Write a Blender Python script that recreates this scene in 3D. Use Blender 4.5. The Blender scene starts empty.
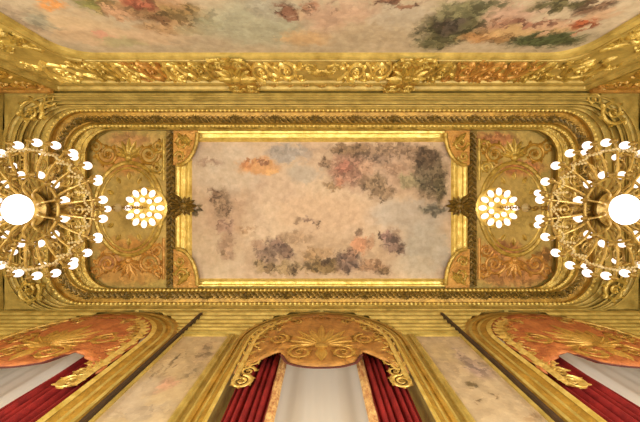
import bpy, bmesh, math, random
from mathutils import Vector, Matrix, noise
random.seed(7)
PI = math.pi
C = bpy.context.scene.collection

# ------------------------------------------------------------------ frame
F, U0, V0, EYE = 300.0, 321.5, 204.0, 1.6       # focal length in pixels, zenith point, eye height
HX, YF, YB = 8.8, -3.2, 2.98                     # half length of the room, mural wall, window wall
def P(u, v, Z): return ((u - U0) * Z / F, (v - V0) * Z / F, Z + EYE)

# ------------------------------------------------------------------ mesh builder
class MB:
    def __init__(s): s.v = []; s.f = []; s.uv = None
    def add(s, vs, fs):
        o = len(s.v); s.v += [tuple(p) for p in vs]; s.f += [tuple(i + o for i in f) for f in fs]
    def box(s, x0, x1, y0, y1, z0, z1):
        vs = [(x, y, z) for x in (x0, x1) for y in (y0, y1) for z in (z0, z1)]
        s.add(vs, [(0,1,3,2),(4,6,7,5),(0,4,5,1),(2,3,7,6),(0,2,6,4),(1,5,7,3)])
    def loft(s, rings, close=True, cap=False):
        n = len(rings[0]); vs = [p for r in rings for p in r]; fs = []
        for i in range(len(rings) - 1):
            for j in range(n if close else n - 1):
                k = (j + 1) % n
                fs.append((i*n + j, i*n + k, (i+1)*n + k, (i+1)*n + j))
        if cap:
            fs.append(tuple(range(n))); fs.append(tuple((len(rings)-1)*n + j for j in range(n)))
        s.add(vs, fs)
    def lathe(s, prof, n=20, c=(0,0,0)):            # prof: (radius, z)
        rings = [[(c[0] + r*math.cos(2*PI*k/n), c[1] + r*math.sin(2*PI*k/n), c[2] + z) for k in range(n)] for r, z in prof]
        s.loft(rings, True, True)
    def tube(s, pts, rad, n=8, closed=False):        # round tube in 3D
        pts = [Vector(p) for p in pts]; m = len(pts); rings = []; up = None
        for i, p in enumerate(pts):
            a = pts[(i-1) % m] if (closed or i) else p
            b = pts[(i+1) % m] if (closed or i < m-1) else p
            t = (b - a).normalized()
            if up is None:
                up = Vector((0,0,1)) if abs(t.z) < .9 else Vector((1,0,0))
            x = t.cross(up).normalized(); y = x.cross(t).normalized(); up = y
            r = rad[i] if isinstance(rad, (list, tuple)) else rad
            rings.append([tuple(p + x*r*math.cos(2*PI*k/n) + y*r*math.sin(2*PI*k/n)) for k in range(n)])
        if closed: rings.append(rings[0]); s.loft(rings)
        else: s.loft(rings, True, True)
    # relief drawn in a plane: M maps (a, b, height) to the world
    def cord(s, M, pts, rad, hs=1.0, closed=False, h0=0.0):
        m = len(pts); rings = []
        for i, p in enumerate(pts):
            a = pts[(i-1) % m] if (closed or i) else p
            b = pts[(i+1) % m] if (closed or i < m-1) else p
            dx, dy = b[0]-a[0], b[1]-a[1]; l = math.hypot(dx, dy) or 1
            nx, ny = -dy/l, dx/l; r = rad[i] if isinstance(rad, (list, tuple)) else rad
            rings.append([M(p[0] + nx*r*math.cos(q), p[1] + ny*r*math.cos(q), h0 + r*hs*math.sin(q)) for q in (0, PI*.22, PI*.5, PI*.78, PI)])
        if closed: rings.append(rings[0])
        s.loft(rings, False)
    def leaf(s, M, a, b, ang, L, W, H, h0=0.0):
        ca, sa = math.cos(ang), math.sin(ang); vs = []
        for t, w, h in ((0, .25, .4), (.25, .8, .9), (.5, 1, 1), (.75, .65, .8), (1, .04, .15)):
            for q, hh in ((-1, 0), (-.5, .75*h), (0, .45*h), (.5, .75*h), (1, 0)):
                x, y = t*L, q*w*W*.5
                vs.append(M(a + x*ca - y*sa, b + x*sa + y*ca, h0 + hh*H))
        fs = [(i*5+j, i*5+j+1, (i+1)*5+j+1, (i+1)*5+j) for i in range(4) for j in range(4)]
        s.add(vs, fs)
    def dome(s, M, a, b, r, h, n=10, h0=0.0):
        rings = [[M(a + r*q*math.cos(2*PI*k/n), b + r*q*math.sin(2*PI*k/n), h0 + h*z) for k in range(n)] for q, z in ((1, 0), (.85, .55), (.5, .9), (.08, 1))]
        s.loft(rings)
        s.add(rings[-1], [tuple(range(n))])
    def rosette(s, M, a, b, r, h, n=8, h0=0.0):
        for k in range(n): s.leaf(M, a, b, 2*PI*k/n, r, r*.75, h, h0)
        s.dome(M, a, b, r*.3, h*1.5, 8, h0)
    def scroll(s, M, cx, cy, R, start, turns, sgn, th, hs=1.1, leaves=True, h0=0.0):
        n = int(turns*20); pts = []; rad = []
        for i in range(n + 1):
            t = i/n; q = start + sgn*t*turns*2*PI; r = R*(1 - .84*t)
            pts.append((cx + r*math.cos(q), cy + r*math.sin(q))); rad.append(th*(1 - .55*t))
        s.cord(M, pts, rad, hs, False, h0)
        s.rosette(M, cx, cy, R*.3, th*1.3, 6, h0)
        if leaves:
            for i in range(0, int(n*.6), 3):
                q = start + sgn*(i/n)*turns*2*PI
                s.leaf(M, pts[i][0], pts[i][1], q + sgn*.9, R*.55*(1-.5*i/n), R*.3, th*1.4, h0)
                if i % 6 == 0: s.leaf(M, pts[i][0], pts[i][1], q + PI - sgn*1.0, R*.3, R*.18, th*1.1, h0)
    def build(s, name, m, parent=None, smooth=True, loc=None):
        me = bpy.data.meshes.new(name)
        off = Vector(parent_loc(parent)) if parent is not None else Vector(loc or (0,0,0))
        me.from_pydata([tuple(Vector(p) - off) for p in s.v], [], s.f)
        bm = bmesh.new(); bm.from_mesh(me)
        bmesh.ops.remove_doubles(bm, verts=bm.verts, dist=1e-5)
        bmesh.ops.recalc_face_normals(bm, faces=bm.faces); bm.to_mesh(me); bm.free()
        if smooth:
            for p in me.polygons: p.use_smooth = True
            try: me.set_sharp_from_angle(angle=math.radians(38))
            except Exception: pass
        me.materials.append(m)
        o = bpy.data.objects.new(name, me); C.objects.link(o); o.location = (0,0,0) if parent is not None else off
        if parent is not None: o.parent = parent
        return o
def parent_loc(o):
    p = Vector((0,0,0))
    while o is not None: p += Vector(o.location); o = o.parent
    return p
def tag(o, label=None, cat=None, group=None, kind=None):
    if label: o['label'] = label
    if cat: o['category'] = cat
    if group: o['group'] = group
    if kind: o['kind'] = kind
    return o
def empty(name, loc, label=None, cat=None, group=None, kind=None):
    o = bpy.data.objects.new(name, None); C.objects.link(o); o.location = loc; o.empty_display_size = .1
    return tag(o, label, cat, group, kind)
def child_copy(o, parent):
    c = o.copy(); C.objects.link(c); c.parent = parent
    for ch in list(o.children): child_copy(ch, c)
    return c
def thing_copy(root, loc, label=None):
    kids = list(root.children)
    r = root.copy(); C.objects.link(r); r.location = loc
    if label: r['label'] = label
    for ch in kids: child_copy(ch, r)
    return r
def outline_mesh(mb, M, outer, h0, h1, holes=()):
    """flat plate with the given outline and holes, from height h0 to h1"""
    bm = bmesh.new(); loops = [outer] + list(holes); edges = []
    for lp in loops:
        vs = [bm.verts.new((p[0], p[1], 0)) for p in lp]
        for i in range(len(vs)): edges.append(bm.edges.new((vs[i], vs[(i+1) % len(vs)])))
    bmesh.ops.triangle_fill(bm, use_beauty=True, use_dissolve=False, edges=edges)
    bm.verts.index_update(); bm.verts.ensure_lookup_table()
    vs = [v.co.copy() for v in bm.verts]; fs = [[v.index for v in f.verts] for f in bm.faces]; bm.free()
    mb.add([M(v.x, v.y, h1) for v in vs], fs); mb.add([M(v.x, v.y, h0) for v in vs], fs)
    for lp in loops:
        mb.loft([[M(p[0], p[1], h0) for p in lp], [M(p[0], p[1], h1) for p in lp]])

# ------------------------------------------------------------------ materials
def lin(c): return tuple((x/255/12.92 if x/255 <= .04045 else ((x/255+.055)/1.055)**2.4) for x in c) + (1,)
def base_mat(name):
    m = bpy.data.materials.new(name); m.use_nodes = True; nt = m.node_tree
    return m, nt, nt.nodes['Principled BSDF']
def L(nt, a, b): nt.links.new(a, b)
def mottled(name, c1, c2, scale=6, metallic=0.0, rough=.5, bump=0.0, bscale=20, spec=.5, ornament=0.0):
    m, nt, b = base_mat(name); N = nt.nodes
    tc = N.new('ShaderNodeTexCoord')
    n1 = N.new('ShaderNodeTexNoise'); n1.inputs['Scale'].default_value = scale; n1.inputs['Detail'].default_value = 6; n1.inputs['Roughness'].default_value = .65
    L(nt, tc.outputs['Object'], n1.inputs['Vector'])
    r = N.new('ShaderNodeValToRGB'); r.color_ramp.elements[0].position = .32; r.color_ramp.elements[1].position = .68
    r.color_ramp.elements[0].color = lin(c1); r.color_ramp.elements[1].color = lin(c2)
    L(nt, n1.outputs['Fac'], r.inputs['Fac']); L(nt, r.outputs['Color'], b.inputs['Base Color'])
    b.inputs['Metallic'].default_value = metallic; b.inputs['Roughness'].default_value = rough
    b.inputs['Specular IOR Level'].default_value = spec
    if bump:
        n2 = N.new('ShaderNodeTexNoise'); n2.inputs['Scale'].default_value = bscale; n2.inputs['Detail'].default_value = 4
        n2.inputs['Distortion'].default_value = .8
        L(nt, tc.outputs['Object'], n2.inputs['Vector'])
        bp = N.new('ShaderNodeBump'); bp.inputs['Strength'].default_value = bump; bp.inputs['Distance'].default_value = .05
        L(nt, n2.outputs['Fac'], bp.inputs['Height']); L(nt, bp.outputs['Normal'], b.inputs['Normal'])
    return m
def emitter(name, col, strength):
    m, nt, b = base_mat(name)
    b.inputs['Base Color'].default_value = (*col, 1); b.inputs['Emission Color'].default_value = (*col, 1)
    b.inputs['Emission Strength'].default_value = strength
    return m
GOLD   = mottled('gilding', (136,106,30), (216,184,88), 5, .4, .38, .45, 11)
BRIGHT = mottled('bright_gilding', (198,164,66), (242,216,122), 5, .4, .33, .3, 12)
PLAIN  = mottled('gold_paint', (150,124,52), (200,172,88), 3.2, .2, .48, .3, 9)
DARK   = mottled('dark_gilding', (70,52,14), (152,122,50), 9, .35, .42, .4, 22)
COPPER = mottled('red_gold', (154,104,38), (214,162,78), 4, .35, .42, .4, 14)
OCHRE  = mottled('brown_gold', (136,100,28), (194,150,58), 3.5, .35, .42, .35, 11)
WALLG  = mottled('wall_gold', (136,110,42), (182,152,72), 2.2, .15, .52, .3, 8)
FLOORM = mottled('parquet', (150,124,90), (184,156,118), 2, 0, .4)
LAMBR  = mottled('orange_brocade', (136,88,32), (194,138,62), 5, .1, .6, .5, 22)
LAMBG  = mottled('gold_brocade', (160,118,40), (214,170,80), 5, .3, .5, .5, 22)
PALE   = mottled('pale_gilding', (180,142,56), (238,208,118), 8, .3, .35, .4, 16)
RED    = mottled('crimson_velvet', (104,18,16), (150,36,30), 5, 0, .75, .15, 40, .3)
DKRED  = mottled('dark_crimson', (70,26,18), (98,38,24), 5, 0, .75)
LAMBS  = mottled('rust_brocade', (150,76,34), (198,122,60), 5, .1, .6, .5, 22)
FRINGE = mottled('gold_fringe', (170,96,52), (244,206,132), 16, .15, .55, .5, 40)
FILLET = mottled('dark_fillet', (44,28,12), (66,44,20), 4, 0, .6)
BRONZE = mottled('chandelier_gilt', (112,84,28), (176,142,66), 9, .45, .4, .1, 30)
WOODW  = mottled('white_sash_paint', (225,222,214), (240,238,230), 3, 0, .4)
BULB   = emitter('lit_bulb', (1, .87, .79), 1.35)
GLOBE  = emitter('lit_globe', (1, .97, .92), 2.6)
def sheer_mat():
    m, nt, b = base_mat('sheer_voile'); N = nt.nodes
    tr = N.new('ShaderNodeBsdfTranslucent'); tr.inputs['Color'].default_value = (.88,.78,.64,1)
    df = N.new('ShaderNodeBsdfDiffuse'); df.inputs['Color'].default_value = (.86,.77,.62,1)
    mx = N.new('ShaderNodeMixShader'); mx.inputs['Fac'].default_value = .55
    L(nt, tr.outputs[0], mx.inputs[1]); L(nt, df.outputs[0], mx.inputs[2])
    L(nt, mx.outputs[0], N['Material Output'].inputs['Surface'])
    return m
SHEER = sheer_mat()
def glass_mat(name, col, rough=0.02, alpha=.25):
    m, nt, b = base_mat(name)
    b.inputs['Base Color'].default_value = (*col, 1); b.inputs['Roughness'].default_value = rough
    b.inputs['Alpha'].default_value = alpha
    return m
GLASS = glass_mat('window_glass', (.9,.95,.95), .02, .12)
CRYST = glass_mat('cut_crystal', (.62,.48,.22), .08, .7)

def painting_mat(name, base, base2, blobs, warp=.35, wscale=1.3, soft=.55, grain=.5, rough=.65, metallic=0.0):
    """oil painting: patches of pigment (centre, radii, colour, opacity) with broken edges; UVs are in metres"""
    m, nt, b = base_mat(name); N = nt.nodes
    uv = N.new('ShaderNodeUVMap'); uv.uv_map = 'UVMap'
    def nz(scale, detail=5, rgh=.6):
        n = N.new('ShaderNodeTexNoise'); n.inputs['Scale'].default_value = scale; n.inputs['Detail'].default_value = detail
        n.inputs['Roughness'].default_value = rgh; L(nt, uv.outputs[0], n.inputs['Vector']); return n
    def vm(op, a, bb=None, val=None, scale=None):
        n = N.new('ShaderNodeVectorMath'); n.operation = op; L(nt, a, n.inputs[0])
        if bb is not None: L(nt, bb, n.inputs[1])
        if val is not None: n.inputs[1].default_value = val
        if scale is not None: n.inputs['Scale'].default_value = scale
        return n.outputs['Value'] if op in ('LENGTH',) else n.outputs[0]
    w = nz(wscale, 6, .68)
    d = vm('SUBTRACT', w.outputs['Color'], val=(.5,.5,.5)); d = vm('SCALE', d, scale=warp*2)
    co = vm('ADD', uv.outputs[0], d)
    w2 = nz(wscale*4.5, 5, .7); d2 = vm('SUBTRACT', w2.outputs['Color'], val=(.5,.5,.5)); d2 = vm('SCALE', d2, scale=warp*1.3)
    co = vm('ADD', co, d2)
    vo = N.new('ShaderNodeTexVoronoi'); vo.inputs['Scale'].default_value = 5.5; L(nt, co, vo.inputs['Vector'])
    d3 = vm('SUBTRACT', vo.outputs['Color'], val=(.5,.5,.5)); d3 = vm('SCALE', d3, scale=warp*1.1); co = vm('ADD', co, d3)
    n0 = nz(.7, 4); r0 = N.new('ShaderNodeValToRGB')
    r0.color_ramp.elements[0].position = .38; r0.color_ramp.elements[1].position = .62
    r0.color_ramp.elements[0].color = lin(base); r0.color_ramp.elements[1].color = lin(base2)
    L(nt, n0.outputs['Fac'], r0.inputs['Fac']); cur = r0.outputs['Color']
    for (x, y, rx, ry, col, op) in blobs:
        q = vm('SUBTRACT', co, val=(x, y, 0)); q = vm('MULTIPLY', q, val=(1/rx, 1/ry, 0)); q = vm('LENGTH', q)
        mr = N.new('ShaderNodeMapRange'); mr.interpolation_type = 'SMOOTHSTEP'
        mr.inputs['From Min'].default_value = 1 + soft*.6; mr.inputs['From Max'].default_value = 1 - soft
        mr.inputs['To Min'].default_value = 0; mr.inputs['To Max'].default_value = op
        L(nt, q, mr.inputs['Value'])
        mx = N.new('ShaderNodeMix'); mx.data_type = 'RGBA'; L(nt, mr.outputs[0], mx.inputs[0])
        L(nt, cur, mx.inputs[6]); mx.inputs[7].default_value = lin(col); cur = mx.outputs[2]
    g = nz(4.5, 8, .7); gr = N.new('ShaderNodeValToRGB')
    k = 1 - grain*.6; gr.color_ramp.elements[0].position = .36; gr.color_ramp.elements[1].position = .64
    gr.color_ramp.elements[0].color = (k, k*.97, k*.92, 1); gr.color_ramp.elements[1].color = (1.0, 1.0, 1.0, 1)
    L(nt, g.outputs['Fac'], gr.inputs['Fac'])
    mu = N.new('ShaderNodeMix'); mu.data_type = 'RGBA'; mu.blend_type = 'MULTIPLY'; mu.inputs[0].default_value = 1
    hv = N.new('ShaderNodeHueSaturation'); hv.inputs['Saturation'].default_value = .95; L(nt, cur, hv.inputs['Color'])
    sp = N.new('ShaderNodeSeparateColor'); L(nt, vo.outputs['Color'], sp.inputs[0]); vr = N.new('ShaderNodeMapRange'); vr.inputs['To Min'].default_value = .94; vr.inputs['To Max'].default_value = 1.06
    L(nt, sp.outputs[0], vr.inputs['Value'])
    bw = N.new('ShaderNodeRGBToBW'); L(nt, cur, bw.inputs[0])          # dark pigment is laid on in stronger strokes
    dk = N.new('ShaderNodeMapRange'); dk.inputs['From Min'].default_value = .40; dk.inputs['From Max'].default_value = .16; L(nt, bw.outputs[0], dk.inputs['Value'])
    v2 = N.new('ShaderNodeTexVoronoi'); v2.inputs['Scale'].default_value = 9; L(nt, co, v2.inputs['Vector'])
    s2 = N.new('ShaderNodeSeparateColor'); L(nt, v2.outputs['Color'], s2.inputs[0])
    st = N.new('ShaderNodeMapRange'); st.inputs['From Min'].default_value = .1; st.inputs['From Max'].default_value = .9; st.inputs['To Min'].default_value = .55; st.inputs['To Max'].default_value = 1.6
    L(nt, s2.outputs[1], st.inputs['Value'])
    mm = N.new('ShaderNodeMix'); mm.data_type = 'FLOAT'; L(nt, dk.outputs[0], mm.inputs[0]); mm.inputs[2].default_value = 1; L(nt, st.outputs[0], mm.inputs[3])
    pr_ = N.new('ShaderNodeMath'); pr_.operation = 'MULTIPLY'; L(nt, vr.outputs[0], pr_.inputs[0]); L(nt, mm.outputs[0], pr_.inputs[1])
    L(nt, pr_.outputs[0], hv.inputs['Value'])
    L(nt, hv.outputs[0], mu.inputs[6]); L(nt, gr.outputs[0], mu.inputs[7]); L(nt, mu.outputs[2], b.inputs['Base Color'])
    b.inputs['Roughness'].default_value = rough; b.inputs['Specular IOR Level'].default_value = .25
    b.inputs['Metallic'].default_value = metallic
    return m
def canvas(name, M, outline, uvf, m, parent, h=.02):
    mb = MB(); outline_mesh(mb, M, outline, 0, h); o = mb.build(name, m, parent, smooth=False)
    me = o.data; lay = me.uv_layers.new(name='UVMap'); off = parent_loc(parent)
    for lp in me.loops:
        co = me.vertices[lp.vertex_index].co + off; lay.data[lp.index].uv = uvf(co)
    return o

# ------------------------------------------------------------------ surfaces to draw relief on
def on_ceiling(z): return lambda a, b, h: (a, b, z - h)
def on_front(a, b, h): return (a, YF + h, b)
def on_back(a, b, h): return (a, YB - h, b)

# ------------------------------------------------------------------ room shell
ZT = 9.5 + EYE
mb = MB(); mb.box(-HX-.4, HX+.4, YF-.4, YB+.55, -.2, 0); tag(mb.build('floor', FLOORM, smooth=False), kind='structure')
mb = MB(); mb.box(-HX-.4, HX+.4, YF-.4, YB+.55, ZT, ZT+.2); tag(mb.build('ceiling', PLAIN, smooth=False), kind='structure')
mb = MB(); mb.box(-HX-.3, HX+.3, YF-.3, YF, 0, ZT); tag(mb.build('wall_front', WALLG, smooth=False), kind='structure')
mb = MB(); mb.box(-HX-.3, -HX, YF, YB, 0, ZT); tag(mb.build('wall_left', WALLG, smooth=False), kind='structure')
mb = MB(); mb.box(HX, HX+.3, YF, YB, 0, ZT); tag(mb.build('wall_right', WALLG, smooth=False), kind='structure')
BAYS = (-5.1, 0.0, 5.1)
AZ, AR = 6.52 + EYE, 1.56                        # springing height and radius of the arched openings
def arch(cx, hw, rise, z0, n=28, spring=AZ):
    return [(cx - hw, z0)] + [(cx - hw*math.cos(PI*k/n), spring + rise*math.sin(PI*k/n)) for k in range(n+1)] + [(cx + hw, z0)]
mb = MB()
outline_mesh(mb, lambda a, b, h: (a, YB + h, b), [(-HX-.3, 0), (HX+.3, 0), (HX+.3, ZT), (-HX-.3, ZT)], 0, .5,
             [arch(c, AR, AR-.02, .35) for c in BAYS])
tag(mb.build('wall_back', WALLG, smooth=False), kind='structure')

# ------------------------------------------------------------------ stepped oval mouldings of the ceiling
def ring(x0, x1, y0, y1, z, r, nc=12):
    pts = []
    for cx, cy, a0 in ((x1-r, y1-r, 0), (x0+r, y1-r, .5), (x0+r, y0+r, 1), (x1-r, y0+r, 1.5)):
        for k in range(nc+1):
            q = PI*(a0 + .5*k/nc); pts.append((cx + r*math.cos(q), cy + r*math.sin(q), z))
    return pts
def pring(uL, vT, vB, Z, rp, uR=None):
    a = P(uL, vT, Z); b = P(2*U0 - uL if uR is None else uR, vB, Z)
    return ring(a[0], b[0], a[1], b[1], Z + EYE, rp*Z/F)
def rloft(name, rings, m, parent=None, kind='structure'):
    mb = MB(); mb.loft(rings); o = mb.build(name, m, parent)
    if parent is None: tag(o, kind=kind)
    return o
rloft('trim_1', [ring(-HX, HX, YF, YB, 8.62+EYE, .02), ring(-HX+.02, HX-.02, YF+.12, YB-.05, 8.62+EYE, .02),
                 ring(-HX+.02, HX-.02, YF+.12, YB-.05, 8.30+EYE, .02), ring(-HX+.05, HX-.05, YF+.17, YB-.07, 8.28+EYE, .02), pring(2, 95.5, 312.0, 8.28, 47), pring(3, 96, 311.9, 8.24, 47), pring(5, 97.2, 311.6, 8.24, 47), pring(6, 97.6, 311.5, 8.33, 47), pring(10, 99, 311, 8.36, 47), pring(12, 99.6, 310.9, 8.26, 47), pring(14, 100.4, 310.7, 8.26, 47), pring(15, 100.6, 310.6, 8.34, 46),
                 pring(17, 101, 310.5, 8.30, 45), pring(17.5, 101.3, 310, 8.36, 45), pring(19, 102.5, 309.5, 8.36, 44), pring(19, 102.5, 309.5, 8.30, 44),
                 pring(21, 104, 309, 8.30, 43), pring(21.5, 104.5, 308.5, 8.55, 42)], PLAIN)
rloft('trim_2', [pring(21.5, 104.5, 308.5, 8.55, 42), pring(24, 105, 308, 8.51, 41), pring(29, 106.3, 307, 8.53, 40), pring(30, 106.6, 306.8, 8.62, 40), pring(34, 107.5, 306, 8.60, 38), pring(38, 108.4, 305.2, 8.62, 37), pring(39, 108.7, 305, 8.72, 37),
                 pring(44, 109.8, 304.2, 8.70, 36), pring(48, 110.8, 303.4, 8.72, 35), pring(50, 111.5, 302.8, 8.86, 34)], PLAIN)
g = empty('trim_3', (0, 0, 9.0+EYE), kind='structure')
rloft('band', [pring(50, 111.5, 302.8, 8.86, 34), pring(52, 112.5, 302, 8.96, 34), pring(63, 122.5, 292.5, 9.05, 32), pring(65, 124, 291.5, 9.0, 31)], OCHRE, g)
def path_len(pts):
    out = []; d = 0
    for i in range(len(pts)):
        out.append(d); d += (Vector(pts[(i+1) % len(pts)]) - Vector(pts[i])).length
    return out, d
def along(pts, step):
    cum, tot = path_len(pts); n = int(tot/step); res = []; i = 0
    for k in range(n):
        d = k*tot/n
        while i < len(pts)-1 and cum[i+1] <= d: i += 1
        a = Vector(pts[i]); b = Vector(pts[(i+1) % len(pts)]); t = (b-a).normalized()
        res.append((a + t*(d-cum[i]), math.atan2(t.y, t.x)))
    return res
mb = MB(); mid = pring(57.5, 117.5, 297.2, 9.0, 33)
for k, (p, q) in enumerate(along(mid, .17)):
    M = on_ceiling(p.z + .03)
    for s in (-1, 1):
        mb.leaf(M, p.x, p.y, q + s*.62, .27, .13, .07)
    mb.dome(M, p.x, p.y, .045, .09, 6)
    if k % 7 == 0: mb.rosette(M, p.x, p.y, .17, .08, 8)
tag(mb.build('leaf_garland', DARK, g), 'dark gilded leaf garland')
rloft('trim_4', [pring(65, 124, 291.5, 9.0, 31), pring(67, 125, 290.6, 8.96, 30), pring(70, 126.5, 289.8, 8.98, 29), pring(71, 127, 289.5, 9.12, 29),
                 pring(80, 128.6, 288.7, 9.16, 27), pring(81, 129, 288.5, 9.08, 26), pring(85, 129.6, 288.2, 9.1, 26), pring(87, 130, 288, 9.26, 25), pring(88, 130.5, 287.8, 9.5, 25)], GOLD)
# bead rows
mb = MB()
for p, q in along(pring(46, 110.4, 303.8, 8.72, 35.5), .13): mb.dome(on_ceiling(p.z), p.x, p.y, .05, .05, 6)
for p, q in along(pring(69, 126, 290.2, 8.97, 29.5), .12): mb.dome(on_ceiling(p.z), p.x, p.y, .045, .045, 6)
tag(mb.build('trim_5', BRIGHT), kind='structure')
# relief in the corner spandrels of the cornice
mb = MB()
for sx in (-1, 1):
    for y, s in ((P(0, 101, 8.28)[1] - .02, -1), (2.55, 1)):
        M = on_ceiling(8.29 + EYE)
        if s < 0:
            mb.scroll(M, sx*8.05, -2.55, .36, .6, 1.6, sx, .06); mb.scroll(M, sx*7.5, -2.9, .2, .6, 1.4, -sx, .04)
        else:
            mb.scroll(M, sx*8.1, 2.4, .34, -.6, 1.6, -sx, .06)
tag(mb.build('trim_6', GOLD), kind='structure')

# ------------------------------------------------------------------ the big painting of the ceiling
ZC = 9.40
def CX(u): return (u - U0)*ZC/F
def CY(v): return (v - V0)*ZC/F
cp = empty('ceiling_painting', (CX(322), CY(210), ZC + EYE), 'large framed cloud and figure painting in the middle of the gilded ceiling', 'ceiling painting')
def cb(x, y, rx, ry, col, op=1):          # patch of the canvas
    u, v = 180 + x/2.057, 110 + y/2.057
    return (CX(u), CY(v), rx/2.057*ZC/F, ry/2.057*ZC/F, col, op)
blobs = [cb(420,120,135,55,(178,146,116),.75), cb(300,300,190,45,(184,154,116),.7), cb(90,220,45,80,(188,156,124),.7), cb(90,120,75,55,(206,188,160),.8), cb(60,300,70,60,(204,182,146),.7), cb(300,215,110,45,(204,172,134),.8), cb(470,215,85,35,(188,174,152),.9), cb(505,285,55,60,(184,174,152),.9), cb(480,320,50,25,(196,178,146),.6),
 cb(220,88,48,20,(156,148,136),.85), cb(255,130,35,20,(172,164,146),.6), cb(160,117,44,17,(206,150,86),.9), cb(135,112,14,8,(180,120,70),.8), cb(188,126,12,8,(224,172,104),.8), cb(170,108,8,6,(150,100,70),.7),
 cb(420,82,125,16,(140,114,86),.9), cb(345,80,40,14,(124,99,70),.85), cb(400,100,40,14,(128,104,82),.8), cb(515,135,38,55,(112,98,72),.95), cb(505,100,30,22,(100,82,62),.9), cb(345,125,42,36,(150,108,84),.85), cb(336,118,15,15,(170,112,88),.8), cb(300,108,10,14,(118,92,66),.8), cb(312,158,22,8,(136,106,66),.8), cb(330,150,12,8,(164,112,82),.8), cb(405,158,26,28,(134,110,78),.9), cb(385,120,14,14,(176,140,108),.8), cb(378,150,10,18,(112,88,62),.8), cb(470,145,22,18,(152,142,104),.85), cb(440,120,24,12,(172,138,106),.8), cb(430,170,14,18,(124,101,72),.8), cb(415,185,10,6,(100,80,58),.7), cb(520,205,30,11,(118,112,92),.9), cb(535,165,14,34,(96,86,58),.9), cb(500,150,12,16,(90,82,60),.8),
 cb(82,190,16,34,(148,123,94),.9), cb(72,172,12,14,(122,97,74),.85), cb(95,205,14,16,(130,105,80),.8), cb(95,240,22,16,(156,122,98),.8), cb(98,285,18,30,(170,138,108),.8), cb(60,107,26,8,(160,130,106),.7), cb(32,205,14,9,(100,84,50),.9), cb(115,183,5,4,(110,87,64),.8), cb(140,245,22,6,(166,130,90),.7),
 cb(200,275,22,16,(118,94,78),.95), cb(180,295,26,20,(126,102,82),.9), cb(220,295,16,18,(104,81,65),.9), cb(205,325,60,14,(154,130,88),.9), cb(185,322,14,10,(118,95,64),.85), cb(240,262,40,14,(168,138,102),.8), cb(262,225,12,7,(116,93,76),.9), cb(282,230,8,8,(128,104,78),.85), cb(243,228,7,5,(140,115,86),.8), cb(270,300,22,14,(156,124,80),.85), cb(300,322,50,16,(120,97,56),.95), cb(295,292,24,10,(172,140,98),.8), cb(300,310,14,8,(90,70,46),.85), cb(345,312,30,24,(116,93,77),.95), cb(350,300,14,10,(150,116,90),.8), cb(370,276,20,22,(194,136,94),.9), cb(372,248,10,8,(112,87,64),.9), cb(392,270,8,16,(160,120,86),.8), cb(435,272,20,24,(122,98,82),.95), cb(425,258,10,8,(150,116,100),.8), cb(448,285,10,12,(104,82,66),.8), cb(413,258,6,6,(96,73,57),.9), cb(400,322,34,14,(150,114,80),.9), cb(420,330,16,10,(120,95,62),.85), cb(160,312,16,10,(130,108,70),.8), cb(90,292,8,8,(136,111,78),.7), cb(160,275,14,12,(150,118,90),.8), cb(235,325,12,10,(100,80,56),.8)]
CP = painting_mat('ceiling_canvas', (194,166,134), (208,182,146), blobs, .15, 2.6, .38, .35)
x0, x1, y0, y1 = CX(191), CX(452), CY(141), CY(279.5)
canvas('canvas', on_ceiling(ZC+EYE+.02), [(x0,y0),(x1,y0),(x1,y1),(x0,y1)], lambda c: (c.x, c.y), CP, cp)
fr = [(192,142,278.5,9.40), (191,141.2,279,9.33), (189.5,140,279.8,9.28), (187,138.3,280.8,9.30), (186,137.8,281.2,9.36), (182,134.5,283.4,9.34), (181.2,134,283.8,9.28), (179,132.2,285,9.26), (177,131,286,9.30), (176.5,130.8,286.4,9.42)]
rloft('frame', [ring(CX(a), 2*CX(U0)-CX(a), CY(b), CY(c), z+EYE, .02, 2) for a,b,c,z in fr], BRIGHT, cp)
for sx in (-1, 1):                            # dark leaf bands beside the frame
    mb = MB(); M = on_ceiling(9.36+EYE); xm = sx*(CX(321.5)-CX(171.5))
    mb.box(min(xm-.15,xm+.15), max(xm-.15,xm+.15), CY(131), CY(287), 9.37+EYE, 9.44+EYE)
    y = CY(133)
    while y < CY(283):
        for s in (-1, 1): mb.leaf(M, xm, y, PI/2 + s*.6, .24, .12, .07)
        y += .17
    tag(mb.build('leaf_band', DARK, cp), 'dark leaf moulding across the ceiling')
for sx in (-1, 1):                            # ornament at the middle of the short sides
    mb = MB(); xm = sx*(CX(321.5)-CX(186)); M = on_ceiling(9.27+EYE); ym = CY(206)
    for k in range(7): mb.leaf(M, xm, ym, (PI if sx > 0 else 0) + (k-3)*.5, .42 - .04*abs(k-3), .16, .1)
    for k in range(5): mb.leaf(M, xm, ym, (0 if sx > 0 else PI) + (k-2)*.45, .5, .16, .1)
    mb.dome(M, xm, ym, .13, .14)
    tag(mb.build('leaf_clasp', DARK, cp), 'dark gilded leaf clasp')
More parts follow.
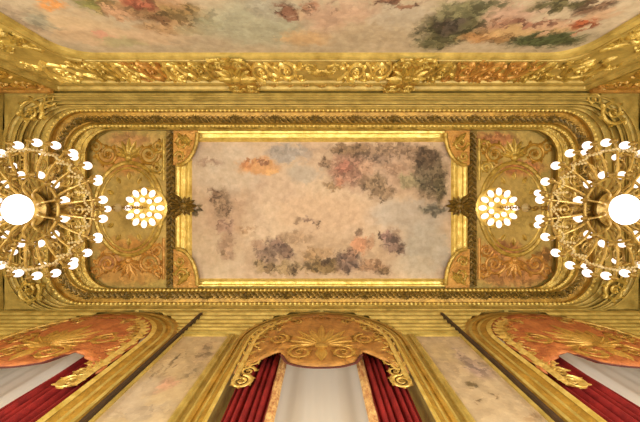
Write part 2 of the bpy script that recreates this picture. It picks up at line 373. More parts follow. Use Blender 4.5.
for sx in (-1, 1):
    for vy, s in ((CY(134.5), 1), (CY(283.5), -1)):
        xm = sx*(CX(321.5)-CX(180)); M = on_ceiling(9.27+EYE)
        mb = MB(); n = 10; h = .98 if s > 0 else 1.1; w = .62
        out = [(xm - sx*-.12, vy - s*.08), (xm - sx*w, vy - s*.08)] + [(xm - sx*(w*math.cos(k*PI/2/n)), vy + s*h*math.sin(k*PI/2/n)) for k in range(n+1)] + [(xm + sx*.12, vy + s*h)]
        outline_mesh(mb, M, out, -.08, .05)
        ca = mb.build('corner_cartouche', COPPER, cp, smooth=False)
        mb = MB()
        mb.cord(M, [(xm - sx*(w*math.cos(k*PI/2/n)), vy + s*h*math.sin(k*PI/2/n)) for k in range(n+1)], .06, 1.2, h0=.05)
        mb.scroll(M, xm - sx*.16, vy + s*.3, .22, 0 if s > 0 else PI, 1.5, sx*s, .05, h0=.05)
        mb.scroll(M, xm - sx*.08, vy + s*.72, .16, PI, 1.4, -sx*s, .04, h0=.05)
        mb.leaf(M, xm, vy, math.atan2(s, -sx), .6, .2, .09, .05)
        mb.build('scroll_relief', GOLD, ca)

# ------------------------------------------------------------------ painted and gilded panels at both ends of the ceiling
def end_panel(sx, label):
    xo, xi = sx*(CX(U0)-CX(90)), sx*(CX(U0)-CX(167)); t, b = CY(131), CY(287.5)
    e = empty('ceiling_panel', ((xo+xi)/2, CY(209), ZC+EYE), label, 'ceiling panel', 'gilded end panels of the ceiling')
    r = .85; n = 8
    out = [(xi, t), (xi, b)] + [(xo - sx*(-r + r*math.sin(0)) - sx*0 - sx*(r - r*math.cos(PI/2*k/n)) + 0, 0) for k in range(0)]
    out += [(xo - sx*r + sx*r*math.sin(PI/2*k/n), b - r + r*math.cos(PI/2*k/n)) for k in range(n+1)]
    out += [(xo - sx*r + sx*r*math.cos(PI/2*k/n), t + r - r*math.sin(PI/2*k/n)) for k in range(n+1)]
    def pb(u, v, ru, rv, col, op=.9):
        return (sx*(CX(U0)-CX(u)) , CY(v), ru*ZC/F, rv*ZC/F, col, op)
    if sx < 0: bl = [pb(122,162,26,13,(178,122,48)), pb(130,140,26,8,(170,116,66),.7), pb(130,248,36,11,(182,128,48)), pb(125,272,40,14,(186,136,58)), pb(112,263,16,8,(170,112,70),.7)]
    else: bl = [pb(122,168,25,8,(172,108,54)), pb(150,140,26,9,(168,106,56)), pb(140,250,22,10,(170,110,54)), pb(128,272,44,16,(168,112,54)), pb(98,256,10,8,(140,88,32),.8)]
    pm = painting_mat('gilded_field_' + ('left' if sx < 0 else 'right'), (170,144,64), (190,162,84), bl, .12, 2.5, .5, .35, .5, .2)
    canvas('field', on_ceiling(ZC+EYE+.03), out, lambda c: (c.x, c.y), pm, e, .03)
    M = on_ceiling(ZC+EYE); cx = sx*(CX(U0)-CX(129)); cy = CY(209)
    mb = MB(); N2 = 48; rx, ry = 1.06, 1.45
    mb.cord(M, [(cx + rx*math.cos(2*PI*k/N2), cy + ry*math.sin(2*PI*k/N2)) for k in range(N2)], .07, 1, True)
    mb.cord(M, [(cx + (rx-.16)*math.cos(2*PI*k/N2), cy + (ry-.16)*math.sin(2*PI*k/N2)) for k in range(N2)], .04, 1, True)
    mb.build('oval_moulding', GOLD, e)
    for s in (-1, 1):
        for (dx, w) in ((-.62, 1), (.66, -1)):
            mb = MB(); px = cx + sx*dx; py = cy + s*1.72
            mb.scroll(M, px, py, .34, 0 if w > 0 else PI, 1.7, s*w*sx, .055)
            mb.scroll(M, px + .42*w*-sx*.9, py + s*.22, .2, PI/2*s, 1.4, -s*w*sx, .04)
            mb.build('scroll_relief', COPPER if s > 0 else OCHRE, e)
        mb = MB()                                # palmette on the axis
        for k in range(7): mb.leaf(M, cx, cy + s*1.62, s*PI/2 + (k-3)*.42, .62 - .05*abs(k-3), .17, .09)
        mb.dome(M, cx, cy + s*1.6, .12, .12)
        mb.build('palmette', COPPER if s > 0 else GOLD, e)
        mb = MB()
        mb.cord(M, [(xi - sx*-.1*0 + sx*.1, cy + s*.9), (xi + sx*.1, cy + s*2.2)], .05, 1)
        mb.scroll(M, xi + sx*.32, cy + s*1.3, .2, 0, 1.5, s*sx, .045); mb.scroll(M, xi + sx*.3, cy + s*1.95, .2, PI, 1.5, -s*sx, .045)
        mb.build('side_scroll', COPPER if s > 0 else GOLD, e)
    mb = MB()
    for k in range(12): mb.leaf(M, cx + (rx-.3)*.72*math.cos(2*PI*k/12), cy + (ry-.3)*.8*math.sin(2*PI*k/12), 2*PI*k/12, .24, .16, .06)
    mb.build('leaf_ring', GOLD, e)
end_panel(-1, 'ochre and gold ceiling panel with lit rosette, left of the painting')
end_panel(1, 'red-gold ceiling panel with lit rosette, right of the painting')

# ------------------------------------------------------------------ mural on the long wall and its carved frame
MUR = (-5.34, 5.34, 6.32 + EYE)                  # left, right, top
mu = empty('mural', (0, YF, 4.2), 'wide wall mural of trees and figures in a broad carved gold frame', 'mural')
def wb(u, v, ru, rv, col, op=.95):
    k = 3.2/(V0 - v); return ((u - U0)*k, 960/(V0 - v) + EYE, 1.18*ru*k, 1.2*rv*960/(V0 - v)**2, col, op)
mbl = [wb(70,25,40,14,(204,174,128),.8), wb(120,36,60,8,(204,172,130),.8), wb(25,18,18,14,(160,140,112),.8), wb(42,20,12,10,(150,146,120),.8), wb(48,2,12,4,(214,146,70)), wb(95,4,22,8,(122,120,56)), wb(125,42,20,4,(170,168,116),.6), wb(103,35,10,3,(214,150,120),.7),
 wb(150,8,45,12,(152,114,74)), wb(185,16,34,10,(128,104,60)), wb(140,3,12,6,(142,78,52)), wb(215,22,14,5,(150,148,104)), wb(170,28,26,6,(166,132,88)), wb(200,30,20,5,(170,160,120),.7), wb(160,18,10,5,(110,80,50)), wb(120,12,10,6,(180,140,100)),
 wb(260,26,50,20,(168,164,132)), wb(275,8,30,10,(164,156,130)), wb(286,10,9,9,(112,74,52)), wb(307,9,9,7,(124,84,58)), wb(300,14,5,4,(200,170,130)), wb(334,11,6,6,(92,62,42)), wb(345,20,40,14,(188,154,122)), wb(375,32,40,12,(180,160,124)), wb(400,15,26,12,(182,166,136)), wb(305,38,22,7,(204,164,108),.8), wb(395,2,24,3,(120,84,60)),
 wb(452,28,32,18,(84,80,50),1), wb(452,22,16,12,(76,66,54)), wb(475,9,34,10,(112,108,72)), wb(440,42,20,6,(104,100,66)), wb(512,13,22,9,(192,156,126)), wb(500,26,18,8,(150,112,82)), wb(490,36,26,5,(168,124,70)), wb(530,30,40,4,(190,156,100)), wb(535,22,34,3,(150,104,78)), wb(545,40,40,7,(72,78,44),1), wb(560,4,28,6,(84,78,44)), wb(552,27,18,3,(196,158,120)), wb(584,23,10,8,(160,78,34)), wb(590,8,14,6,(110,80,56)), wb(600,14,12,6,(196,160,120))]
MP = painting_mat('mural_canvas', (180,162,128), (194,174,138), mbl, .16, 2.2, .45, .4)
def rarch(x0, x1, zt, z0, r, n=8):
    return [(x0, z0)] + [(x0 + r - r*math.cos(PI/2*k/n), zt - r + r*math.sin(PI/2*k/n)) for k in range(n+1)] + [(x1 - r + r*math.sin(PI/2*k/n), zt - r + r*math.cos(PI/2*k/n)) for k in range(n+1)] + [(x1, z0)]
canvas('canvas', on_front, [(-5.45, .9), (5.45, .9), (5.45, 6.42+EYE), (-5.45, 6.42+EYE)], lambda c: (c.x, c.z), MP, mu, .02)
prof = [(-.02,.0),(-.02,.09),(.03,.13),(.08,.13),(.10,.06),(.16,.06),(.18,.10),(.24,.10),(.26,.05),(1.34,.05),(1.36,.10),(1.42,.12),(1.46,.05),(1.72,.05),(1.74,.12),(1.80,.14),(1.84,.10),(1.93,.10),(1.94,.0)]
mb = MB()
mb.loft([[ on_front(a, b, h) for a, b in rarch(MUR[0]-d, MUR[1]+d, MUR[2]+d, .4, max(.55 - d, .03))] for d, h in prof], close=False)
mb.build('frame', PLAIN, mu)
# one cell of rinceau, copied along the rail and the stiles
def rinceau(flip, m, name='acanthus_scroll'):
    mb = MB(); M = lambda a, b, h: (a, h, b); s = 1 if flip else -1
    mb.scroll(M, 0, -.02*s, .40, -s*PI/2, 1.75, 1, .06)
    mb.cord(M, [(-.74 + .08*k, s*(.36*math.sin(PI*(k-4.6)/9.2))) for k in range(10)], .05)
    mb.scroll(M, -.56, s*.26, .17, PI, 1.4, -1, .04); mb.scroll(M, .56, s*.28, .15, 0, 1.4, 1, .035)
    for q in range(4): mb.leaf(M, -.5 + .12*q, -s*.30, -s*(1.2 - .55*q), .26, .12, .08)
    for q in range(4): mb.leaf(M, .38 + .08*q, -s*.1, -s*(.3 + .5*q), .32, .13, .08)
    o = mb.build(name, m, None); return o
protos = [rinceau(False, GOLD), rinceau(True, GOLD), rinceau(False, COPPER), rinceau(True, COPPER), rinceau(False, BRIGHT), rinceau(True, BRIGHT)]
base = Vector((0, YF, 4.2)); used = set()
def place(kind, x, z, rot=0, sc=(1,1,1)):
    p = protos[kind]
    if kind not in used: o = p; used.add(kind)
    else: o = p.copy(); C.objects.link(o)
    o.parent = mu; o.location = Vector((x, YF+.05, z)) - base; o.rotation_euler = (0, rot, 0); o.scale = sc
zr = MUR[2] + .81
tone = {0:0, 1:1, 2:2, 3:1, 4:0, 5:1, 6:0, 7:1, 8:2, 9:3, 10:0, 11:1}
xs = [-5.75 + 1.46*k*.645 for k in range(0)]
spots = [-6.15, -5.2, -4.62, -4.04, -3.46, -2.88, -1.42, -.84, .84, 1.42, 2.88, 3.46, 4.04, 4.62, 5.2, 6.15]
for k, x in enumerate(spots):
    kd = (k % 2) + (2 if k in (3, 11, 12, 13) else 4 if k in (0, 2, 4, 6, 7, 8, 9) else 0)
    place(kd, x, zr, 0, (1.0 if abs(x) > 6 else .6, 1, 1.3))
for sx in (-1, 1):
    for k in range(5): place((k + (sx > 0)) % 2, sx*6.15, 7.1 - 1.3*k, PI/2, (.9, 1, 1.12))
for i, p in enumerate(protos):
    if i not in used: bpy.data.objects.remove(p)
for sx in (-1, 1):                               # consoles that divide the top rail
    mb = MB(); M = on_front; xc = sx*2.05
    mb.box(xc-.36, xc+.36, YF, YF+.16, MUR[2]+.02, MUR[2]+1.92)
    co = mb.build('console', OCHRE, mu, smooth=False)
    mb = MB(); h0 = .16
    mb.scroll(M, xc-.2, MUR[2]+1.55, .2, 0, 1.5, 1, .05, h0=h0); mb.scroll(M, xc+.2, MUR[2]+1.55, .2, PI, 1.5, -1, .05, h0=h0)
    mb.scroll(M, xc-.22, MUR[2]+.2, .24, 0, 1.5, -1, .05, h0=h0); mb.scroll(M, xc+.22, MUR[2]+.2, .24, PI, 1.5, 1, .05, h0=h0)
    for k in range(7): mb.leaf(M, xc, MUR[2]+.85, PI/2 + (k-3)*.45, .5, .18, .1, h0)
    for k in range(5): mb.leaf(M, xc, MUR[2]+.85, -PI/2 + (k-2)*.45, .5, .18, .1, h0)
    mb.dome(M, xc, MUR[2]+.85, .15, .14, h0=h0)
    mb.build('leaf_relief', GOLD, co)
mb = MB()
for k in range(7): mb.leaf(on_front, 0, MUR[2]+.75, PI/2 + (k-3)*.42, .42 - .03*abs(k-3), .13, .06, .05)
for sx in (-1, 1): mb.scroll(on_front, sx*.32, MUR[2]+.62, .2, PI/2, 1.5, sx, .04, h0=.05)
mb.build('palmette', GOLD, mu)
mb = MB()
for sx in (-1, 1):
    for k in range(5): mb.rosette(on_front, sx*(.0 + .42*k), MUR[2]+1.6, .12, .05, 6, .05) if k else None
mb.rosette(on_front, 0, MUR[2]+1.6, .15, .06, 8, .05); mb.build('rosette_row', OCHRE, mu)
# gilded pilaster strips beyond the mural frame
for sx, nm in ((-1, 'left'), (1, 'right')):
    e = empty('pilaster', (sx*8.0, YF, 0), 'carved gilt pilaster on the mural wall beyond the %s end of its frame' % nm, 'pilaster', 'pilasters of the mural wall')
    mb = MB(); mb.box(sx*8.0-.68, sx*8.0+.68, YF+.004, YF+.1, .002, 8.28+EYE); mb.build('shaft', GOLD, e, smooth=False)
    mb = MB()
    for k in range(5):
        mb.scroll(on_front, sx*8.0-.3, 9.4-.75*k, .26, 0, 1.6, 1, .05, h0=.1); mb.scroll(on_front, sx*8.0+.3, 9.4-.75*k, .26, PI, 1.6, -1, .05, h0=.1)
        mb.leaf(on_front, sx*8.0, 9.3-.75*k, PI/2, .5, .2, .09, .1)
    mb.build('scroll_relief', OCHRE, e)
    mb = MB(); mb.box(sx*8.0-.72, sx*8.0+.72, YF+.004, YF+.2, 8.05+EYE, 8.14+EYE); mb.box(sx*8.0-.72, sx*8.0+.72, YF+.004, YF+.16, 7.85+EYE, 7.9+EYE); mb.build('capital_band', COPPER, e, smooth=False)

# ------------------------------------------------------------------ arched windows with their surrounds
side = {-5.1: ('left', 'left of the middle window'), 0.0: ('middle', 'of the middle window'), 5.1: ('right', 'right of the middle window')}
def proud(c):
    """the surround, the pelmet and the curtains stand out from the wall and are smaller the further out they stand"""
    def W(a, b, h):
        k = (YB - h)/YB
        return (c + (a - c)*k, YB - h, EYE + (b - EYE)*k if b > .5 else b)
    return W
for n, c in enumerate(BAYS):
    W = proud(c)
    w = empty('window_%d' % (n+1), (c, YB, .35), kind='structure')
    mb = MB()
    outs = [(1.90,1.74,0),(1.90,1.74,.08),(1.86,1.70,.12),(1.80,1.655,.13),(1.775,1.64,.10),(1.75,1.62,.12),(1.70,1.59,.13),(1.68,1.58,.16),(1.63,1.56,.17),(1.60,1.545,.19),(1.57,1.53,.18),(1.56,1.50,.12),(1.57,1.50,.0)]
    mb.loft([[W(a, b, h) for a, b in arch(c, hw, rs, .0)] for hw, rs, h in outs], close=False)
    mb.build('arch_surround', OCHRE, w)
    mb = MB(); mb.cord(W, arch(c, 1.60, 1.55, .0), .035, 1.2, h0=.18); tag(mb.build('bead', BRIGHT, w), 'bright gilt bead')
    mb = MB(); mb.cord(W, arch(c, 1.72, 1.60, .0), .022, 1, h0=.12); mb.cord(W, arch(c, 1.875, 1.715, .0), .025, 1, h0=.10); mb.build('groove_bead', PLAIN, w)
    mb = MB(); ys = YB + .455                      # sash
    mb.loft([[(a, y, b) for a, b in arch(c, hw, hw-.02, z)] for hw, z, y in ((1.56,.36,ys-.04),(1.44,.48,ys-.04),(1.44,.48,ys+.04),(1.56,.36,ys+.04),(1.56,.36,ys-.04))], close=True)
    for z in (2.2,): mb.box(c-1.5, c+1.5, ys-.025, ys+.025, z-.03, z+.03)
    mb.build('sash', WOODW, w)
    mb = MB(); outline_mesh(mb, lambda a, b, h: (a, ys + h, b), arch(c, 1.5, 1.48, .42), -.005, .005); mb.build('pane', GLASS, w, smooth=False)
    for sx in (-1, 1):                            # gilded scrolls that run down the jambs
        mb = MB(); M = lambda a, b, h: W(a, b, .235 + h)
        mb.scroll(M, c + sx*1.36, 5.05+EYE, .19, PI/2, 1.7, sx, .05)
        mb.scroll(M, c + sx*1.42, 5.55+EYE, .13, -PI/2, 1.5, -sx, .035)
        arc = [(c + sx*1.47, z+EYE) for z in (5.1, 5.5, 5.9, 6.3)] + [(c + sx*1.47*math.cos(q), 6.52 + EYE + 1.45*math.sin(q)) for q in (.05, .2, .35, .5, .65, .8, .95)]
        mb.cord(M, arc, .05)
        for k in range(1, len(arc)):
            tx, tz = arc[k][0]-arc[k-1][0], arc[k][1]-arc[k-1][1]; an = math.atan2(tz, tx)
            mb.leaf(M, arc[k][0], arc[k][1], an + sx*.75, .27, .13, .07); mb.leaf(M, arc[k][0], arc[k][1], an - sx*.5, .2, .1, .06)
        for z, r in ((5.35, .14), (5.68, .15), (6.02, .15), (6.36, .16)):
            mb.scroll(M, c + sx*1.31, z+EYE, r, PI/2 if r > .145 else 0, 1.5, sx if r > .145 else -sx, .034)
        for q in (.12, .38, .64, .90):
            for d in (-.5, .5): mb.leaf(M, c + sx*1.36*math.cos(q), 6.52+EYE + 1.34*math.sin(q), q + PI + d, .3, .12, .06)
        for q in (.26, .52, .78, 1.04):
            mb.scroll(M, c + sx*1.27*math.cos(q), 6.52 + EYE + 1.25*math.sin(q), .14, q, 1.5, sx, .035)
        mb.build('jamb_scroll', PALE, w)
    # lambrequin
    lb = empty('pelmet', (c, YB-.19, 6.2+EYE), 'orange and gold shell-shaped pelmet filling the arch of the %s window' % side[c][0], 'pelmet', 'shell pelmets in the window arches')
    mb = MB(); cols = 49; rows = 14; grid = []
    def bottom(x):
        x = abs(x)
        if x < .66: return 5.46 + .18*(x/.66)**2.6
        if x < .84: return 5.64 + .40*((x-.66)/.18)
        if x < 1.27: return 6.04 - .42*((x-.84)/.43)
        return 5.62 - .4*((x-1.27)/.27)
    def top(x): return 6.52 + math.sqrt(max(1.54**2 - x*x, .0))*.985
    for j in range(rows):
        row = []
        for i in range(cols):
            x = -1.53 + 3.06*i/(cols-1); t = j/(rows-1); z = bottom(x) + (max(top(x), bottom(x)+.05) - bottom(x))*t
            th = math.atan2(z - 5.2, x); fl = .035*math.cos(th*26)*min(1, math.hypot(x, z-5.4)/.8)
            bul = .22*math.cos(min(1, abs(x)/1.53)*PI/2)*(1 - t)**.8
            row.append(W(c + x, z + EYE, .19 + bul + fl*.6))
        grid.append(row)
    mb.loft(grid, close=False)
    o = mb.build('shell', LAMBR if c == 0 else LAMBS, lb); o.modifiers.new('thick', 'SOLIDIFY').thickness = .03
    mb = MB()                                     # raised palmette and rim
    def ML(a, b, h):
        x = a - c; t = (b - EYE - bottom(x))/max(.05, top(x) - bottom(x)); t = min(max(t, 0), 1)
        return W(a, b, .215 + .22*math.cos(min(1, abs(x)/1.53)*PI/2)*(1-t)**.8 + h)
    for k in range(11): mb.leaf(ML, c, 6.35+EYE, PI/2 + (k-5)*.33, 1.05 - .06*abs(k-5), .22, .07)
    mb.leaf(ML, c, 6.3+EYE, -PI/2, .6, .3, .07); mb.dome(ML, c, 6.32+EYE, .16, .12)
    for sx in (-1, 1):
        mb.scroll(ML, c + sx*.42, 6.05+EYE, .26, PI/2, 1.6, -sx, .05); mb.scroll(ML, c + sx*.95, 6.65+EYE, .24, PI/2, 1.6, sx, .05)
    mb.build('embroidery', LAMBG, lb)
    mb = MB(); pts = [(c + x/20*1.0, bottom(x/20) + EYE) for x in range(-16, 17)]
    mb.cord(ML, pts, .035, 1.0); tag(mb.build('edge_cord', DKRED, lb), 'dark red cord along the lower edge')
    mb = MB()
    for x, z in [(1.36*math.cos(PI*k/22), 6.52 + 1.34*math.sin(PI*k/22)) for k in range(1, 22)]:
        mb.rosette(ML, c + x, z + EYE, .09, .05, 6)
    mb.build('rosette_rim', COPPER, lb)
    # curtains
    for sx, sn in ((-1, 'left'), (1, 'right')):
        half = c*sx < -1                          # the end windows have the inner curtain drawn further across
        inner = .77 if not half else .56
        cu = empty('curtain', (c + sx*1.1, YB-.2, .02), ('crimson curtain with gold fringe hanging at the %s side of the %s window' if not half else 'plain-edged crimson curtain, wider, at the %s side of the %s window') % (sn, side[c][0]), 'curtain', 'crimson window curtains')
        mb = MB(); rings = []; ncol = 57
        for z in [0.02, 1, 2, 3, 4, 5, 5.6, 6.2, 6.8, 7.4, 7.8]:
            row = []
            for i in range(ncol):
                t = i/(ncol-1); x = inner + (1.36 - inner)*t
                y = YB - .06 + .05*math.sin(t*PI*11 + .5*math.sin(z*.9)) + .02*math.sin(t*23 + z)
                row.append((c + sx*x, y, z))
            rings.append(row)
        mb.loft(rings, close=False); o = mb.build('drape', RED, cu); o.modifiers.new('thick', 'SOLIDIFY').thickness = .012
        if half: continue
        mb = MB(); rings = []
        for k in range(40):
            z = .02 + 7.7*k/39
            rings.append([(c + sx*x, YB - .08 + y + .01*math.sin(k*1.7), z) for x, y in ((.78, .02), (.74, -.03), (.71, -.012), (.67, -.035), (.63, 0), (.67, .03), (.74, .03))])
        mb.loft(rings, True, True); tag(mb.build('fringe', FRINGE, cu), 'gold and rust fringe')
    mb = MB(); row0 = []
    for z in (.4, 2, 4, 6, 8.0, 9.2):
        row0.append([(c + -1.5 + 3.0*i/120, YB + .375 + .012*math.sin(i*.55), z) for i in range(121)])
    mb.loft(row0, close=False)
    tag(mb.build('sheer_blind', SHEER), 'pale voile blind between the crimson curtains of the %s window' % side[c][0], 'blind', 'voile blinds')

# ------------------------------------------------------------------ painted panels between the windows, and their entablature
pan = {-1: ((182,154,106), (194,168,124), [(-2.35,7.6,.16,.5,(140,116,84),.7), (-2.75,7.3,.03,.5,(110,88,56),.8), (-2.95,6.9,.03,.4,(120,96,60),.7), (-2.55,6.5,.16,.22,(186,140,106),.9), (-2.3,6.9,.14,.2,(136,116,84),.7), (-2.9,6.3,.3,.5,(186,164,132),.7), (-2.6,5.9,.4,.2,(170,150,120),.7), (-2.7,6.75,.1,.1,(136,112,80),.7)],
           'tall framed painting in dusky beige between left and middle windows'),
       1: ((178,152,112), (188,162,120), [(2.75,7.3,.16,.55,(146,122,104),.8), (2.85,6.9,.2,.3,(150,124,108),.7), (2.4,6.5,.12,.08,(104,84,50),.9), (2.7,6.25,.08,.08,(110,86,52),.8), (2.35,6.1,.06,.05,(116,92,56),.8), (2.9,5.75,.14,.06,(120,92,56),.8), (2.4,7.6,.3,.4,(186,160,110),.7), (2.6,5.5,.3,.3,(186,162,124),.8)],
           'tall framed painting in warm beige between middle and right windows')}
for sx in (-1, 1):
    b1, b2, bl, lab = pan[sx]
    e = empty('wall_painting', (sx*2.55, YB, 1.0), lab, 'painting', 'tall paintings between the windows')
    pm = painting_mat('panel_canvas_' + ('left' if sx < 0 else 'right'), b1, b2, bl, .12, 2.6, .6, .3)
    z1 = 6.70 + EYE; xa, xb = sorted((sx*2.08, sx*3.08))
    canvas('canvas', on_back, [(xa-.02, .9), (xb+.02, .9), (xb+.02, z1+.02), (xa-.02, z1+.02)], lambda q: (q.x, q.z), pm, e, .02)
    mb = MB()
    mb.loft([[on_back(a, b, h) for a, b in ((xa-d, .9-d), (xb+d, .9-d), (xb+d, z1+d), (xa-d, z1+d))] for d, h in ((0,0),(0,.05),(.04,.07),(.07,.04),(.10,.04),(.12,.0))])
    mb.build('frame', PLAIN, e, smooth=False)
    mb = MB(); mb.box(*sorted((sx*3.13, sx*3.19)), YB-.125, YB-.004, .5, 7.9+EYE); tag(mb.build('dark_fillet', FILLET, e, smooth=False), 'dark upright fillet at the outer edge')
tn = 7
def over(z):                                     # half width of an arch surround at height z
    return 1.80*math.sqrt(max(.0009, 1 - (max(0, z - 6.52)/1.66)**2))
for x0, x1 in ((lambda z: -5.1 + over(z), lambda z: -over(z)), (over, lambda z: 5.1 - over(z)), (lambda z: -HX, lambda z: -5.1 - over(z)), (lambda z: 5.1 + over(z), lambda z: HX)):
    mb = MB()
    pr = [(6.84,0),(6.84,.05),(6.90,.07),(6.95,.04),(7.02,.04),(7.05,.07),(7.12,.07),(7.15,.03),(7.24,.03),(7.27,.06),(7.33,.06),(7.36,.03),(7.46,.03),(7.50,.07),(7.57,.07),(7.60,.03),(7.70,.03),(7.74,.08),(7.82,.08),(7.86,.04),(7.94,.04),(7.98,.09),(8.06,.10),(8.10,.05),(8.28,.05),(8.28,0)]
    mb.loft([[on_back(x(z), z+EYE, h) for z, h in pr] for x in (x0, x1)], close=False)
    tag(mb.build('trim_%d' % tn, PLAIN), kind='structure'); tn += 1

# ------------------------------------------------------------------ chandeliers
AX, AY = 5.43, .10
ZR = 5.55 + EYE
def chandelier(x, label):
    e = empty('chandelier', (x, AY, ZR), label, 'chandelier', 'great gilt chandeliers')
    def B(): return MB()
    def loc(mb): mb.v = [(p[0]+x, p[1]+AY, p[2]+ZR) for p in mb.v]; return mb
    mb = B(); mb.lathe([(.02,1.75),(.06,1.7),(.05,1.55),(.16,1.45),(.20,1.35),(.10,1.2),(.07,1.0),(.13,.9),(.22,.75),(.26,.6),(.18,.45),(.10,.35),(.14,.2),(.30,.1),(.34,0),(.26,-.06),(.12,-.1)], 20); loc(mb).build('stem', BRONZE, e)
    mb = B()
    z = 1.75
    while z < 3.60:
        k = int(round((z-1.75)/.12)); pts = [(.045*math.cos(q*PI/5)*(k % 2), .045*math.cos(q*PI/5)*(1 - k % 2), z + .06 + .075*math.sin(q*PI/5)) for q in range(10)]
        mb.tube(pts, .014, 6, True); z += .12
    loc(mb).build('chain', BRONZE, e)
    mb = B(); mb.lathe([(.0,2.54),(.07,2.5),(.12,2.42),(.07,2.34),(.0,2.3)], 12); loc(mb).build('chain_ball', CRYST, e)
    mb = B(); mb.lathe([(.004 + .27*math.sin(PI*k/10), -.19 + .13*math.cos(PI*k/10)) for k in range(11)], 24); loc(mb).build('globe', GLOBE, e)
    for R, z, r in ((1.10, .12, .03), (.60, -.04, .026)):
        mb = B(); n = 48; mb.tube([(R*math.cos(2*PI*k/n), R*math.sin(2*PI*k/n), z) for k in range(n)], r, 8, True)
        mb.lathe([(R-.03, z+.05),(R+.03, z+.05)], 2) if False else None
        loc(mb).build('hoop', BRONZE, e)
    mb = B(); n = 18                               # pierced gallery between the hoops
    for k in range(n):
        q = 2*PI*k/n
        M = lambda a, b, h, q=q: (a*math.cos(q) - b*math.sin(q), a*math.sin(q) + b*math.cos(q), .06 - h + .08*(a-.6))
        mb.scroll(M, .86, .0, .13, PI, 1.5, 1 if k % 2 else -1, .022, leaves=False)
        mb.leaf(M, .62, 0, 0, .22, .09, .03); mb.leaf(M, 1.0, 0, 0, .12, .09, .03)
    loc(mb).build('pierced_gallery', BRONZE, e)
    def arm(R, z0, z1, rb, q, first):
        if first is not None:
            c = child_copy(first, e); c.rotation_euler = (0, 0, q - first['q']); return c
        mb = B(); d = Vector((math.cos(q), math.sin(q), 0)); pts = []
        for k in range(15):
            t = k/14; r = .18 + (R-.18)*t; pts.append(tuple(d*r + Vector((0, 0, z0*(1-t) + z1*t - .22*math.sin(PI*t)*(1-.3*t) + .1*max(0, t-.8)*5*0))))
        mb.tube(pts, [.03 - .012*k/14 for k in range(15)], 6)
        a = loc(mb).build('arm', BRONZE, e)
        mb = B(); mb.lathe([(.015,-.05),(.035,-.02),(.055,.02),(.04,.03),(.03,.04),(.03,.10)], 10, tuple(d*R + Vector((0,0,z1)))); loc(mb).build('candle_cup', BRONZE, a)
        mb = B(); cz = z1 + .10 + rb
        mb.lathe([(rb*math.sin(PI*k/8)+.003, rb*1.15*math.cos(PI*k/8)) for k in range(9)], 12, tuple(d*R + Vector((0,0,cz)))); loc(mb).build('bulb', BULB, a)
        a['q'] = q; return a
    f = None
    for k in range(22):
        q = 2*PI*(k+.5)/22; o = arm(1.27, .3, .0, .074, q, f); f = f or o
    f = None
    for k in range(12):
        q = 2*PI*(k+.5)/12; o = arm(.66, .1, -.12, .07, q, f); f = f or o
    f = None
    for k in range(11):
        q = 2*PI*k/11; o = arm(1.14, .5, .30, .062, q, f); f = f or o
    f = None
    for k in range(22):                           # swags of cut crystal between the arms
        q0, q1 = 2*PI*k/22, 2*PI*(k+1)/22
        if f is not None:
            c = child_copy(f, e); c.rotation_euler = (0, 0, q0); continue
        mb = B()
        for i in range(9):
            t = i/8; q = q0 + (q1-q0)*t; z = .1 - .16*math.sin(PI*t); R = 1.10 + .14*math.sin(PI*t)*0
            mb.lathe([(.004,.028),(.024,0),(.004,-.028)], 6, (R*math.cos(q), R*math.sin(q), z))
        for i in range(5):
            mb.lathe([(.004,.03),(.026,0),(.004,-.035)], 6, (R*math.cos(q0), R*math.sin(q0), .08 - .07*i))
        f = loc(mb).build('crystal_swag', CRYST, e)
    return e
ch = chandelier(-AX, 'great gilt chandelier with white globe hanging at the left end of the hall')
thing_copy(ch, (AX, AY, ZR), 'great gilt chandelier with white globe hanging at the right end of the hall')

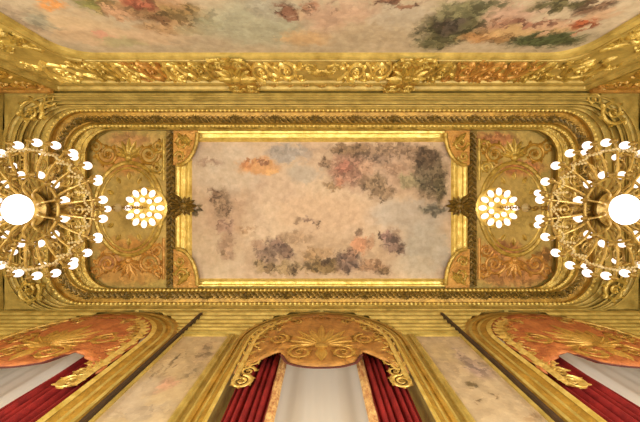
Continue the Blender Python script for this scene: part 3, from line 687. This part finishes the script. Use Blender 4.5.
# lit rosettes on the ceiling, from which the chandeliers hang
def crown(x, label):
    z = 9.30 + EYE; y = .12
    e = empty('ceiling_light', (x, y, z + .08), label, 'ceiling light', 'lit ceiling rosettes')
    mb = MB(); mb.lathe([(.0,.10),(.62,.10),(.64,.03),(.58,.0),(.50,.03),(.30,.02),(.22,-.05),(.12,-.09),(.0,-.10)], 28, (x, y, z)); mb.build('plate', BRIGHT, e)
    f = None
    for R, n, rb in ((.50, 12, .078), (.25, 7, .07)):
        f = None
        for k in range(n):
            q = 2*PI*k/n
            if f is not None:
                c = child_copy(f, e); c.rotation_euler = (0, 0, q); continue
            mb = MB(); mb.lathe([(.06,.05),(.055,-.03),(.03,-.05)], 10, (x+R, y, z)); f = mb.build('socket', BRONZE, e)
            mb = MB(); mb.lathe([(rb*math.sin(PI*i/8)+.003, rb*math.cos(PI*i/8)) for i in range(9)], 12, (0, 0, 0)); mb.v = [(x + R + p[0]*(1.5 if R > .3 else 1), y + p[1], z - .05 - rb*.9 + p[2]) for p in mb.v]; mb.build('bulb', BULB, f)
    return e
cr = crown(-5.43, 'round ceiling rosette ringed with bulbs, above the left chandelier')
thing_copy(cr, (5.43, .12, 9.38 + EYE), 'round ceiling rosette ringed with bulbs, above the right chandelier')

# ------------------------------------------------------------------ daylight and camera
w = bpy.data.worlds.new('sky'); bpy.context.scene.world = w; w.use_nodes = True
bg = w.node_tree.nodes['Background']; bg.inputs['Color'].default_value = (1, .88, .70, 1); bg.inputs['Strength'].default_value = .72
for x in (-7.0, -2.4, 2.4, 7.0):                # added bodiless point lights low in the hall, out of view, as fill
    l = bpy.data.lights.new('fill_light', 'POINT'); l.energy = 760 if abs(x) < 5 else 1050; l.color = (.93, 1, 1.06); l.shadow_soft_size = .35
    o = bpy.data.objects.new('fill_light', l); C.objects.link(o); o.location = (x, .2, 1.9)
cam = bpy.data.objects.new('camera', bpy.data.cameras.new('camera')); C.objects.link(cam)
cam.location = (0, 0, EYE); cam.rotation_euler = (PI, 0, 0)
cam.data.sensor_width = 36; cam.data.lens = 36*F/640; cam.data.clip_start = .05
cam.data.shift_x = -(U0 - 320)/640; cam.data.shift_y = -(211 - V0)/640
s = bpy.context.scene; s.camera = cam
s.view_settings.view_transform = 'Standard'; s.view_settings.look = 'None'; s.view_settings.gamma = 1
s.view_settings.exposure = 0.0
s.cycles.max_bounces = 10; s.cycles.diffuse_bounces = 6; s.cycles.glossy_bounces = 4; s.cycles.transparent_max_bounces = 12
s.cycles.sample_clamp_indirect = 6
